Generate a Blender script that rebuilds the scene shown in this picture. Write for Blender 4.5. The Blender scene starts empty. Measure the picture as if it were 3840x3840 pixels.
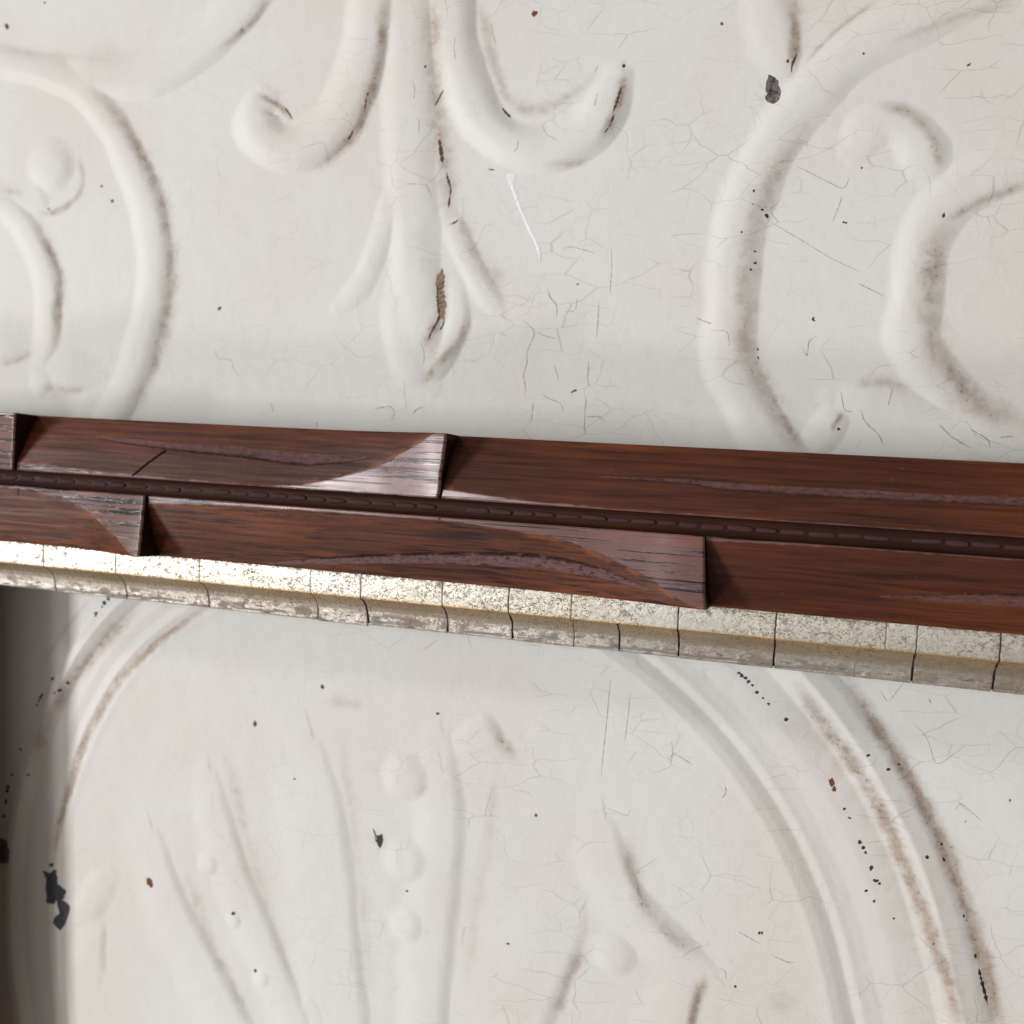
import bpy, math
import numpy as np

# ------------------------------------------------------------------ camera, world, lamps, exposure
MM = 0.001
FPX = 3840.0                                   # focal length in photograph pixels (square picture, 3840 wide)
PHI = math.atan2(3840, 12730)                  # the camera is turned this far from square-on to the panel
DIST = 190.0                                   # mm from the lens to the panel along the optical axis
CAM = np.array([DIST * math.sin(PHI), 0.0, DIST * math.cos(PHI)])
ALPHA = math.atan2(-888, 13296)                # slope of the frame rail on the panel

scene = bpy.context.scene
cam_d = bpy.data.cameras.new('camera')
cam = bpy.data.objects.new('camera', cam_d)
scene.collection.objects.link(cam)
cam.location = CAM * MM
cam.rotation_euler = (0, PHI, 0)
cam_d.sensor_width = 36.0
cam_d.lens = 36.0 * FPX / 3840.0
cam_d.clip_start = 0.005
cam_d.clip_end = 20.0
cam_d.dof.use_dof = True
cam_d.dof.focus_distance = 0.163
cam_d.dof.aperture_fstop = 22.0
scene.camera = cam

world = bpy.data.worlds.new('World')
scene.world = world
world.use_nodes = True
wb = world.node_tree.nodes['Background']
wb.inputs['Color'].default_value = (1.0, 0.84, 0.70, 1)
wb.inputs['Strength'].default_value = 0.14

def area_lamp(name, direction, dist, sx, sy, power, color):
    d = bpy.data.lights.new(name, 'AREA')
    d.shape = 'RECTANGLE'; d.size = sx; d.size_y = sy
    d.energy = power; d.color = color
    o = bpy.data.objects.new(name, d)
    scene.collection.objects.link(o)
    v = np.array(direction, float); v /= np.linalg.norm(v)
    o.location = v * dist
    from mathutils import Vector
    o.rotation_euler = Vector(-v).to_track_quat('-Z', 'Y').to_euler()
    return o
# the window on the left; the other lamps are added for sheen
area_lamp('window_light', (-0.72, 0.0, 0.66), 2.6, 1.0, 0.30, 61.0, (0.965, 0.985, 1.0))
area_lamp('lower_facet_light', (-0.46, -0.60, 0.66), 2.6, 0.34, 0.34, 12.5, (1.0, 0.94, 0.95))  # added lamp that makes the upper row of chisel cuts shine
area_lamp('upper_facet_light', (-0.48, 0.62, 0.62), 2.6, 0.36, 0.36, 10.5, (1.0, 0.96, 0.96))  # added lamp for sheen on the lower row of chisel cuts
area_lamp('overhead_gilt_light', (-0.22, 0.02, 0.97), 3.2, 0.8, 3.5, 16.0, (0.98, 0.985, 1.0))  # added strip lamp that brightens the gilding

scene.view_settings.view_transform = 'Standard'
scene.view_settings.look = 'None'
scene.view_settings.gamma = 1.0
scene.view_settings.use_curve_mapping = False
scene.view_settings.exposure = -0.28
scene.cycles.use_denoising = True
scene.cycles.max_bounces = 6

# ------------------------------------------------------------------ helpers
rng = np.random.default_rng(7)
COL = scene.collection

def unproject(X, Y, z=0.0):
    """photograph pixel -> point (mm) of the place at height z above the panel"""
    X = np.asarray(X, float); Y = np.asarray(Y, float)
    dx = (X - 1920) / FPX; dy = -(Y - 1920) / FPX
    c, s = math.cos(PHI), math.sin(PHI)
    wx = dx * c - s; wz = -dx * s - c
    t = (z - CAM[2]) / wz
    return CAM[0] + t * wx, t * dy

def to_rail(X, Y, z):
    x, y = unproject(X, Y, z)
    c, s = math.cos(ALPHA), math.sin(ALPHA)
    return x * c + y * s, -x * s + y * c

def crop(ox, oy, k, pts):
    return [(ox + k * a, oy + k * b) for a, b in pts]
OV = 3840 / 1932.0
def ov(*p): return [(a * OV, b * OV) for a, b in p]
def z1(*p): return crop(0, 0, .5176, p)
def z2(*p): return crop(850, 0, .5176, p)
def z3(*p): return crop(1400, 0, .5176, p)
def z4(*p): return crop(1400, 800, .5176, p)
def z5(*p): return crop(2600, 0, .6418, p)
def z6(*p): return crop(2600, 900, .6418, p)
def z7(*p): return crop(0, 900, .5176, p)
def za(*p): return crop(0, 2100, .4658, p)
def zb(*p): return crop(0, 2940, .4658, p)
def zc(*p): return crop(700, 2500, .6937, p)
def zd(*p): return crop(1800, 2500, .6937, p)

def hash2(ix, iy, seed):
    h = (ix.astype(np.int64) * 374761393 + iy.astype(np.int64) * 668265263 + seed * 974634777) & 0xFFFFFFFF
    h = ((h ^ (h >> 13)) * 1274126177) & 0xFFFFFFFF
    return ((h ^ (h >> 16)) & 0xFFFFFF) / float(0xFFFFFF)

def vnoise(x, y, seed=0):
    """smooth value noise in 0..1"""
    x, y = np.broadcast_arrays(np.asarray(x, float), np.asarray(y, float))
    ix = np.floor(x); iy = np.floor(y)
    fx = x - ix; fy = y - iy
    fx = fx * fx * (3 - 2 * fx); fy = fy * fy * (3 - 2 * fy)
    a = hash2(ix, iy, seed); b = hash2(ix + 1, iy, seed)
    c = hash2(ix, iy + 1, seed); d = hash2(ix + 1, iy + 1, seed)
    return (a * (1 - fx) + b * fx) * (1 - fy) + (c * (1 - fx) + d * fx) * fy

def fbm(x, y, seed=0, n=4):
    t = 0; a = 0.5; s = 0
    for i in range(n):
        t = t + a * vnoise(x * 2 ** i, y * 2 ** i, seed + 17 * i); s += a; a *= .5
    return t / s

def smooth(a, b, x):
    t = np.clip((x - a) / (b - a), 0, 1)
    return t * t * (3 - 2 * t)

def resample(P, n):
    P = np.asarray(P, float)
    d = np.r_[0, np.cumsum(np.hypot(*np.diff(P, axis=0).T))]
    t = np.linspace(0, d[-1], n)
    Q = np.c_[np.interp(t, d, P[:, 0]), np.interp(t, d, P[:, 1])]
    k = max(1, min(n // 5, int(.85 * n / len(P))))
    ker = np.hanning(2 * k + 3)[1:-1]; ker /= ker.sum()
    e = len(ker) // 2
    for j in (0, 1):                        # rounds the corners of a hand-drawn line
        ext = np.r_[2 * Q[0, j] - Q[e:0:-1, j], Q[:, j], 2 * Q[-1, j] - Q[-2:-e - 2:-1, j]]
        Q[:, j] = np.convolve(ext, ker, 'valid')
    return Q

def polyline_field(GX, GY, P, reach):
    """signed distance to a polyline (left of travel positive) and the position along it; only inside reach"""
    x0, x1 = P[:, 0].min() - reach, P[:, 0].max() + reach
    y0, y1 = P[:, 1].min() - reach, P[:, 1].max() + reach
    xs = GX[0]; ys = GY[:, 0]
    i0, i1 = np.searchsorted(xs, (x0, x1)); j0, j1 = np.searchsorted(ys, (y0, y1))
    if i1 <= i0 or j1 <= j0: return None
    X = GX[j0:j1, i0:i1]; Y = GY[j0:j1, i0:i1]
    best = np.full(X.shape, 1e9); sd = np.zeros(X.shape); tt = np.zeros(X.shape); ul = np.zeros(X.shape)
    n = len(P) - 1
    for k in range(n):
        ax, ay = P[k]; bx, by = P[k + 1]
        # small window round the segment
        a0, a1 = np.searchsorted(xs[i0:i1], (min(ax, bx) - reach, max(ax, bx) + reach))
        b0, b1 = np.searchsorted(ys[j0:j1], (min(ay, by) - reach, max(ay, by) + reach))
        if a1 <= a0 or b1 <= b0: continue
        Xs = X[b0:b1, a0:a1]; Ys = Y[b0:b1, a0:a1]
        ex, ey = bx - ax, by - ay; L2 = ex * ex + ey * ey + 1e-12
        t = np.clip(((Xs - ax) * ex + (Ys - ay) * ey) / L2, 0, 1)
        d = np.hypot(Xs - ax - t * ex, Ys - ay - t * ey)
        cr = ex * (Ys - ay) - ey * (Xs - ax)
        bb = best[b0:b1, a0:a1]; m = d < bb
        bb[m] = d[m]
        sd[b0:b1, a0:a1][m] = (np.sign(cr) * d)[m]
        tt[b0:b1, a0:a1][m] = ((k + t) / n)[m]
        ul[b0:b1, a0:a1][m] = ((-.85 * (Xs - ax - t * ex) + .5 * (Ys - ay - t * ey)) / (d + 1e-9))[m]
    polyline_field.ul = ul
    return (slice(j0, j1), slice(i0, i1)), best, sd, tt

def mesh_object(name, verts, faces, mat, parent=None, smooth_shade=True, attrs=None, normals=None):
    me = bpy.data.meshes.new(name)
    verts = np.asarray(verts, np.float64)
    if isinstance(faces, np.ndarray) and faces.ndim == 2:
        nf, k = faces.shape
        me.vertices.add(len(verts)); me.vertices.foreach_set('co', verts.astype(np.float32).ravel())
        me.loops.add(nf * k); me.loops.foreach_set('vertex_index', faces.astype(np.int32).ravel())
        me.polygons.add(nf)
        me.polygons.foreach_set('loop_start', np.arange(0, nf * k, k, dtype=np.int32))
        me.polygons.foreach_set('loop_total', np.full(nf, k, np.int32))
        me.update(calc_edges=True)
    else:
        me.from_pydata([tuple(v) for v in verts], [], [tuple(f) for f in faces]); me.update()
    if smooth_shade:
        me.polygons.foreach_set('use_smooth', np.ones(len(me.polygons), bool))
    for k, v in (attrs or {}).items():
        at = me.attributes.new(k, 'FLOAT', 'POINT'); at.data.foreach_set('value', np.asarray(v, np.float32))
    if normals is not None:
        me.normals_split_custom_set_from_vertices(normals.tolist())
    me.materials.append(mat)
    o = bpy.data.objects.new(name, me)
    COL.objects.link(o)
    if parent is not None: o.parent = parent
    return o

def grid_faces(nr, nc):
    a = (np.arange(nr - 1)[:, None] * nc + np.arange(nc - 1)[None, :]).ravel()
    return np.c_[a, a + 1, a + nc + 1, a + nc]

def empty(name, loc=(0, 0, 0), rz=0.0, parent=None):
    o = bpy.data.objects.new(name, None); COL.objects.link(o)
    o.location = loc; o.rotation_euler = (0, 0, rz); o.empty_display_size = 0.01
    if parent is not None: o.parent = parent
    return o

# ------------------------------------------------------------------ materials
class NT:
    def __init__(self, name):
        self.m = bpy.data.materials.new(name); self.m.use_nodes = True
        self.t = self.m.node_tree; self.b = self.t.nodes['Principled BSDF']
    def n(self, kind, **kw):
        nd = self.t.nodes.new(kind)
        for k, v in kw.items():
            if k.startswith('_'): setattr(nd, k[1:], v)
            else: nd.inputs[k.replace('__', ' ')].default_value = v
        return nd
    def l(self, a, b): self.t.links.new(a, b)
    def coord(self, scale=(1, 1, 1), rot=(0, 0, 0), loc=(0, 0, 0)):
        if not hasattr(self, 'tc'): self.tc = self.n('ShaderNodeTexCoord')
        mp = self.n('ShaderNodeMapping', Scale=scale, Rotation=rot, Location=loc)
        self.l(self.tc.outputs['Object'], mp.inputs['Vector'])
        return mp.outputs[0]
    def noise(self, vec, scale, detail=3, rough=.5, dist=0.0):
        nd = self.n('ShaderNodeTexNoise', Scale=scale, Detail=detail, Roughness=rough, Distortion=dist)
        self.l(vec, nd.inputs['Vector']); return nd.outputs['Fac']
    def ramp(self, fac, stops, interp='LINEAR'):
        nd = self.n('ShaderNodeValToRGB'); nd.color_ramp.interpolation = interp
        cr = nd.color_ramp
        while len(cr.elements) < len(stops): cr.elements.new(0.5)
        for e, (p, c) in zip(cr.elements, stops):
            e.position = p; e.color = (c, c, c, 1) if isinstance(c, (int, float)) else (*c, 1)
        self.l(fac, nd.inputs[0]); return nd.outputs['Color']
    def math(self, op, a, b=None, clamp=False):
        nd = self.n('ShaderNodeMath'); nd.operation = op; nd.use_clamp = clamp
        for i, v in enumerate((a, b)):
            if v is None: continue
            if isinstance(v, (int, float)): nd.inputs[i].default_value = v
            else: self.l(v, nd.inputs[i])
        return nd.outputs[0]
    def mix(self, fac, a, b, blend='MIX'):
        nd = self.n('ShaderNodeMix'); nd.data_type = 'RGBA'; nd.blend_type = blend
        def put(s, v):
            if isinstance(v, tuple): s.default_value = (*v, 1)
            elif isinstance(v, (int, float)): s.default_value = v
            else: self.l(v, s)
        put(nd.inputs[0], fac); put(nd.inputs[6], a); put(nd.inputs[7], b)
        return nd.outputs[2]
    def attr(self, name):
        nd = self.n('ShaderNodeAttribute'); nd.attribute_name = name; return nd.outputs['Fac']
    def bump(self, h, strength, dist, prev=None):
        nd = self.n('ShaderNodeBump', Strength=strength, Distance=dist)
        self.l(h, nd.inputs['Height'])
        if prev is not None: self.l(prev, nd.inputs['Normal'])
        return nd.outputs[0]
    def out(self, color=None, rough=None, metal=None, normal=None, spec=None, coat=None):
        b = self.b
        def put(k, v):
            if v is None: return
            if isinstance(v, tuple): b.inputs[k].default_value = (*v, 1)
            elif isinstance(v, (int, float)): b.inputs[k].default_value = v
            else: self.l(v, b.inputs[k])
        put('Base Color', color); put('Roughness', rough); put('Metallic', metal); put('Normal', normal)
        put('Specular IOR Level', spec); put('Coat Weight', coat)
        return self.m

def mat_paint():
    m = NT('old_white_paint')
    c0 = m.coord()
    big = m.attr('mottle')
    base = m.ramp(big, [(0.3, (0.745, 0.715, 0.66)), (0.7, (0.785, 0.77, 0.735))])
    # dirt rubbed into the hollows, and shade painted along some edges
    g = m.attr('grime_shade')
    n1 = m.noise(c0, 420, 3, .65); n2 = m.noise(c0, 1500, 2, .6)
    gm = m.math('MULTIPLY', g, m.ramp(n1, [(0.25, 0.70), (0.7, 1.12)]), True)
    gm = m.math('MULTIPLY', gm, m.ramp(n2, [(0.25, 0.75), (0.75, 1.1)]), True)
    tone = m.ramp(big, [(0.35, (0.42, 0.325, 0.255)), (0.65, (0.36, 0.285, 0.23))])
    col = m.mix(gm, base, tone)
    fl = m.ramp(n2, [(0.66, 0.0), (0.72, 1.0)])
    fl = m.math('MULTIPLY', fl, m.ramp(g, [(0.25, 0.0), (0.7, 0.8)]), True)
    col = m.mix(fl, col, (0.15, 0.085, 0.055))
    # crackle: two nets, each showing only in places
    dz = m.n('ShaderNodeTexNoise', Scale=130, Detail=2, Roughness=.6); m.l(c0, dz.inputs['Vector'])
    def net(scale, rot, width, lo, hi, seed, amt):
        mp = m.n('ShaderNodeMapping', Scale=scale, Rotation=(0, 0, rot), Location=(seed, seed * .7, 0))
        w = m.mix(amt, m.tc.outputs['Object'], dz.outputs['Color'], 'ADD')
        m.l(w, mp.inputs['Vector'])
        v = m.n('ShaderNodeTexVoronoi', _voronoi_dimensions='2D', _feature='DISTANCE_TO_EDGE', Scale=1.0, Randomness=0.85)
        m.l(mp.outputs[0], v.inputs['Vector'])
        line = m.ramp(v.outputs['Distance'], [(0.0, 1.0), (width, 0.75), (width * 1.8, 0.0)])
        return m.math('MULTIPLY', line, m.ramp(m.attr('show%d' % int(seed)), [(lo, 0.0), (hi, 1.0)]))
    k1 = net((105, 150, 1), 0.0, .008, .55, .68, 3.1, .0045)
    k2 = net((80, 250, 1), 0.42, .010, .54, .68, 7.7, .0030)
    k3 = net((190, 230, 1), 0.25, .012, .46, .62, 3.9, .0030)
    ck = m.math('MAXIMUM', m.math('MAXIMUM', k1, k2), m.math('MULTIPLY', k3, .42))
    ck = m.math('MULTIPLY', ck, m.attr('crackle'), True)
    col = m.mix(m.math('MULTIPLY', ck, .30), col, (0.20, 0.165, 0.145))
    # fine grey dirt specks
    sp = m.ramp(n1, [(0.76, 0.0), (0.80, 0.4)])
    col = m.mix(sp, col, (0.33, 0.30, 0.27))
    hh = m.math('ADD', m.math('MULTIPLY', m.noise(c0, 230, 3, .55), .9), m.math('MULTIPLY', n2, .10))
    hh = m.math('SUBTRACT', hh, m.math('MULTIPLY', fl, .25))
    nb = m.bump(hh, .42, .00035)
    rough = m.ramp(m.math('ADD', gm, m.math('MULTIPLY', big, .3)), [(0.0, .48), (0.6, .68)])
    return m.out(col, rough, 0.0, nb, .22)

def mat_wood():
    m = NT('carved_walnut')
    facet = m.attr('facet'); gouge = m.attr('gouge')
    grain = m.noise(m.coord((55, 1300, 300)), 1.0, 5, .62, .35)
    fine = m.noise(m.coord((110, 2300, 700)), 1.0, 3, .62)
    tone = m.noise(m.coord((22, 90, 60)), 1.0, 3, .55)
    c = m.ramp(grain, [(0.30, (0.042, 0.0130, 0.0080)), (0.47, (0.080, 0.0265, 0.0145)), (0.70, (0.120, 0.042, 0.020))])
    red = m.ramp(tone, [(0.40, (0.74, 0.70, 0.78)), (0.64, (1.30, 1.08, 0.9))])
    c = m.mix(.85, c, red, 'MULTIPLY')
    c = m.mix(m.math('MULTIPLY', m.attr('grainy'), .75), c, m.mix(1.0, c, (1.65, 1.5, 1.05), 'MULTIPLY'))
    c = m.mix(m.math('MULTIPLY', m.math('MULTIPLY', m.ramp(fine, [(0.36, 1.0), (0.46, 0.0)]), m.attr('grainy')), .9), c, (0.014, 0.008, 0.008))
    # the chisel cuts take a paler, purplish tone
    c = m.mix(m.math('MULTIPLY', facet, .40), c, (0.36, 0.20, 0.195))
    pores = m.ramp(m.noise(m.coord((26, 1150, 300)), 1.0, 4, .7, .3), [(0.41, 1.0), (0.47, 0.0)])
    c = m.mix(m.math('MULTIPLY', pores, m.math('ADD', m.math('MULTIPLY', facet, .9), m.math('ADD', .12, m.math('MULTIPLY', m.attr('grainy'), .45)))), c, (0.022, 0.010, 0.012))
    m.b.inputs['Coat Roughness'].default_value = .27
    rg = m.noise(m.coord((900, 2400, 900)), 1.0, 4, .65)
    c = m.mix(m.math('MULTIPLY', gouge, m.ramp(rg, [(0.36, .30), (0.60, .90)])), c, (0.19, 0.115, 0.12))
    c = m.mix(m.math('MULTIPLY', gouge, m.ramp(rg, [(0.32, .9), (0.42, 0.0)])), c, (0.018, 0.010, 0.012))
    c = m.mix(m.attr('edge'), c, (0.30, 0.085, 0.028))
    # shade painted on end and gouge walls, darker channel and beads; then dust, lint
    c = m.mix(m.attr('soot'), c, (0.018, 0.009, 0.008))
    du = m.ramp(m.noise(m.coord(), 1900, 2, .6), [(0.72, 0.0), (0.80, .35)])
    c = m.mix(du, c, (0.38, 0.31, 0.27))
    r = m.ramp(grain, [(0.3, .56), (0.7, .42)])
    rr = m.math('ADD', r, m.math('MULTIPLY', gouge, .12))
    rr = m.math('SUBTRACT', rr, m.math('MULTIPLY', facet, .19))
    hh = m.math('ADD', m.math('MULTIPLY', grain, .22), m.math('MULTIPLY', fine, .12))
    hh = m.math('MULTIPLY', hh, m.math('SUBTRACT', 1.0, m.math('MULTIPLY', facet, .85)))
    hh = m.math('SUBTRACT', hh, m.math('MULTIPLY', m.math('MULTIPLY', pores, facet), .45))
    hh = m.math('ADD', hh, m.math('MULTIPLY', m.math('MULTIPLY', rg, gouge), .8))
    nb = m.bump(hh, .6, .00025)
    return m.out(c, rr, 0.0, nb, m.math('ADD', .15, m.math('MULTIPLY', facet, .85)), m.math('MULTIPLY', facet, .7))

def mat_gilt():
    m = NT('worn_gilding')
    cove = m.attr('cove'); ridge = m.attr('ridge'); wear = m.attr('wear')
    tone = m.noise(m.coord((50, 120, 120)), 1.0, 4, .6)
    face = m.ramp(tone, [(0.35, (0.82, 0.76, 0.63)), (0.65, (0.88, 0.84, 0.75))])
    hollow = m.ramp(tone, [(0.35, (0.50, 0.385, 0.25)), (0.65, (0.62, 0.50, 0.35))])
    low = m.ramp(tone, [(0.35, (0.60, 0.53, 0.46)), (0.65, (0.70, 0.65, 0.58))])
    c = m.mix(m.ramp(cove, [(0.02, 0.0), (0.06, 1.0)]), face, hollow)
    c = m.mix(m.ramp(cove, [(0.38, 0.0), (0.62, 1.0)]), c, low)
    c = m.mix(ridge, c, (0.85, 0.55, 0.20))
    # speckle: hair-fine scratches and pits where the leaf is gone
    s1 = m.noise(m.coord((1500, 1900, 1500)), 1.0, 4, .65, 1.2)
    s2 = m.noise(m.coord((2600, 3000, 2600), loc=(3, 5, 1)), 1.0, 3, .6, 1.6)
    s3 = m.noise(m.coord((500, 2600, 900), loc=(9, 2, 1)), 1.0, 4, .7, .3)
    patch = m.noise(m.coord((160, 260, 200), loc=(4, 4, 0)), 1.0, 3, .6)
    spk = m.math('MAXIMUM', m.ramp(s1, [(0.55, 0.0), (0.585, 1.0)]), m.ramp(s2, [(0.56, 0.0), (0.60, .9)]))
    spk = m.math('MULTIPLY', spk, m.ramp(patch, [(0.30, 0.25), (0.62, 1.0)]))
    lng = m.math('MULTIPLY', m.ramp(s3, [(0.56, 0.0), (0.61, 1.0)]), m.ramp(cove, [(0.45, 0.0), (0.70, 1.0)]))
    spk = m.math('MAXIMUM', spk, lng)
    blot = m.ramp(m.noise(m.coord((330, 700, 500), loc=(7, 3, 2)), 1.0, 4, .7, .6), [(0.60, 0.0), (0.67, .85)])
    spk = m.math('MAXIMUM', m.math('MAXIMUM', spk, blot), wear, True)
    dark = m.ramp(patch, [(0.4, (0.075, 0.06, 0.042)), (0.7, (0.17, 0.095, 0.045))])
    c = m.mix(m.math('MULTIPLY', spk, .88), c, dark)
    metal = m.math('SUBTRACT', .92, m.math('MULTIPLY', spk, .85), True)
    r = m.math('ADD', m.ramp(patch, [(0.3, .40), (0.7, .54)]), m.math('MULTIPLY', spk, .25))
    nb = m.bump(m.math('SUBTRACT', patch, m.math('MULTIPLY', spk, .3)), .4, .00018)
    return m.out(c, r, metal, nb, .5)

def mat_plain(name, a, b, scale, rough, bump=.6, dist=.0002, spec=.5):
    m = NT(name)
    n = m.noise(m.coord(), scale, 5, .65)
    c = m.ramp(n, [(0.32, a), (0.68, b)])
    return m.out(c, rough, 0.0, m.bump(n, bump, dist), spec)

M_PAINT = mat_paint()
M_WOOD = mat_wood()
M_GILT = mat_gilt()
M_CORE = mat_plain('dark_gesso', (0.018, 0.012, 0.009), (0.06, 0.035, 0.022), 900, .8)
M_IRON = mat_plain('bare_dark_metal', (0.010, 0.008, 0.008), (0.30, 0.26, 0.235), 800, .4, 1.0, .0009)
M_SLATE = mat_plain('blue_black_undercoat', (0.018, 0.019, 0.026), (0.075, 0.078, 0.095), 1100, .5, .9, .0004)
M_RUST = mat_plain('rust', (0.11, 0.028, 0.012), (0.22, 0.075, 0.035), 1800, .8)
M_SOOT = mat_plain('black_speck', (0.012, 0.011, 0.010), (0.05, 0.045, 0.04), 2500, .6)
M_BROWN = mat_plain('brown_crevice', (0.045, 0.022, 0.014), (0.17, 0.095, 0.06), 2200, .8)
M_TAN = mat_plain('bare_plaster', (0.20, 0.125, 0.075), (0.50, 0.38, 0.27), 1500, .85, 1.0, .0006)
M_CRACK = mat_plain('old_paint_crack', (0.27, 0.23, 0.20), (0.42, 0.38, 0.34), 900, .8)
M_CHALK = mat_plain('fresh_white_scratch', (0.86, 0.86, 0.86), (0.93, 0.93, 0.93), 2200, .5)

# ------------------------------------------------------------------ the relief panel
STEP = 0.25
XS = np.arange(-126, 95, STEP); YS = np.arange(-118, 118, STEP)
GX, GY = np.meshgrid(XS, YS)
PXMM = 0.052
RELIEF = {'palmette': .56, 'drop': .58, 'left': .48, 'right': .48}
H = {}                                              # height field of every ornament group

def w2(pts):
    P = np.array(pts, float); x, y = unproject(P[:, 0], P[:, 1], 0.6)
    return np.c_[x, y]

def ridge(group, pts, wl, wr, h, taper=(0.12, 0.12), tipw=0.55):
    P = w2(pts)
    L = np.hypot(*np.diff(P, axis=0).T).sum()
    P = resample(P, max(12, int(L / .6)))
    wl *= PXMM * 1.1; wr *= PXMM * 1.1
    r = polyline_field(GX, GY, P, 1.75 * max(wl, wr) + .5)
    if r is None: return
    sl, d, sd, t = r
    env = np.clip(np.minimum(1, .35 + .65 * np.minimum(t / max(taper[0], 1e-3), (1 - t) / max(taper[1], 1e-3))), 0, 1)
    env = env * env * (3 - 2 * env)
    wsc = tipw + (1 - tipw) * env
    wob = .90 + .2 * vnoise(GX[sl] / 6, GY[sl] / 6, 5)
    w = np.where(sd > 0, wl, wr) * wsc * wob * (1 + .38 * smooth(-.3, .8, polyline_field.ul))   # gentler upper left slope, shaped to soften its lit face
    q = np.clip(d / w, 0, 1)
    SOFT = 1.0 if group == 'palmette' else .35 + .65 * smooth(-.7, .2, polyline_field.ul)             # a crisp foot on the lower right, a soft one elsewhere
    z = h * RELIEF.get(group, .75) * env * (SOFT * (0.5 + 0.5 * np.cos(np.pi * q ** 1.4)) + (1 - SOFT) * (1 - q ** 2.3) ** 1.05)
    f = H.setdefault(group, np.zeros(GX.shape))
    f[sl] = (f[sl] ** 4 + z ** 4) ** .25

def blob(group, c, r, h, asym=(0.35, -0.35), p=1.5):
    h *= .62
    x, y = w2([c])[0]; r *= PXMM
    dx = (GX - x) / r; dy = (GY - y) / r
    d = np.hypot(dx, dy)
    d = d * (1 + .45 * np.clip((dx * asym[0] + dy * asym[1]) / np.maximum(d, .05), -1, 1))   # longer slope up and left
    z = h * (0.5 + 0.5 * np.cos(np.pi * np.clip(d, 0, 1) ** p))
    f = H.setdefault(group, np.zeros(GX.shape))
    f[:] = (f ** 4 + z ** 4) ** .25

# scroll on the left
ridge('left', z1((-200, 420), (0, 450), (300, 520), (560, 620), (720, 800), (870, 1020), (970, 1250), (1050, 1450), (1100, 1700), (1115, 1900))
      + z7((1105, 320), (1085, 480), (1040, 700), (960, 930), (870, 1150), (780, 1330), (650, 1520)), 72, 62, 1.55, (.02, .05))
ridge('left', z1((430, 590), (700, 560), (900, 595), (1080, 585), (1250, 510), (1400, 420), (1560, 290), (1720, 130), (1850, -30), (1950, -200)), 115, 66, 1.55, (.15, .02))
ridge('left', z1((-200, 1440), (60, 1500), (170, 1620), (250, 1780), (310, 1900)) + z7((352, 330), (345, 600), (310, 800), (270, 920)), 55, 62, 1.25, (.02, .2))
blob('left', z1((380, 1230))[0], 125, 1.15, p=1.6)
ridge('left', z1((-150, 1400), (50, 1440), (220, 1450), (330, 1390)), 70, 60, .7)
ridge('left', z7((-180, 800), (60, 780), (200, 720)), 130, 56, .9, (.02, .5))
ridge('left', z7((280, 960), (400, 1000), (520, 1005), (660, 1000)), 110, 56, .8, (.5, .5))
ridge('left', z7((260, 930), (300, 1040), (340, 1110)), 55, 50, .8, (.4, .3))

# drop ornament in the middle
ridge('drop', z2((1090, -250), (1075, 0), (1050, 250), (1000, 480), (930, 680), (830, 860), (690, 1010), (540, 1090), (400, 1090), (280, 1020), (210, 900), (200, 790), (270, 710)), 78, 92, 1.9, (.01, .12))
ridge('drop', z2((1300, -250), (1300, 300), (1305, 800), (1310, 1200), (1330, 1500)) + [(1545, 900), (1548, 1050), (1565, 1180), (1590, 1320), (1598, 1430)], 98, 78, 1.15, (.01, .2))
ridge('drop', ov((850, -60), (852, 0), (858, 80), (875, 160), (910, 230), (965, 275), (1030, 290), (1090, 272), (1135, 232), (1156, 185), (1168, 145)), 82, 70, 1.9, (.01, .12))
ridge('drop', ov((748, 330), (718, 450), (682, 540), (636, 578)), 48, 42, .6, (.3, .2))
ridge('drop', ov((846, 400), (880, 480), (915, 550), (940, 584)), 42, 46, .6, (.3, .2))
ridge('drop', ov((752, 520), (752, 610), (772, 690), (796, 728)), 52, 62, .75, (.35, .2))
ridge('drop', ov((862, 540), (868, 605), (848, 660), (806, 722)), 42, 46, .75, (.35, .2))

# scroll on the right
ridge('right', z5((2100, -280), (1700, -90), (1450, 15), (1230, 130), (1000, 255), (830, 395), (650, 580), (520, 750), (400, 950), (310, 1150), (250, 1400), (222, 1700), (210, 1930))
      + z6((200, 690), (235, 800), (300, 930), (390, 1090), (500, 1260), (640, 1430)), 86, 70, 1.6, (.01, .03))
ridge('right', z5((430, -200), (455, 50), (500, 220), (555, 410)), 58, 75, 1.0, (.02, .3))
ridge('right', z5((1420, 1030), (1380, 860), (1270, 735), (1130, 690), (1010, 750), (935, 880)), 80, 60, 1.25, (.25, .25))
ridge('right', z5((2250, 880), (1932, 955), (1750, 1020), (1560, 1110), (1430, 1230), (1350, 1400), (1315, 1600), (1298, 1800))
      + z6((1262, 560), (1300, 640), (1390, 770), (1510, 910), (1660, 1040), (1850, 1150), (2100, 1250)), 76, 66, 1.45, (.01, .01))
ridge('right', z6((830, 950), (1000, 950), (1200, 1000), (1450, 1080), (1700, 1180), (2000, 1300)), 75, 58, 1.2, (.2, .02))
ridge('right', z6((860, 980), (790, 1110), (690, 1230)), 48, 52, .75, (.3, .3))

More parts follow.
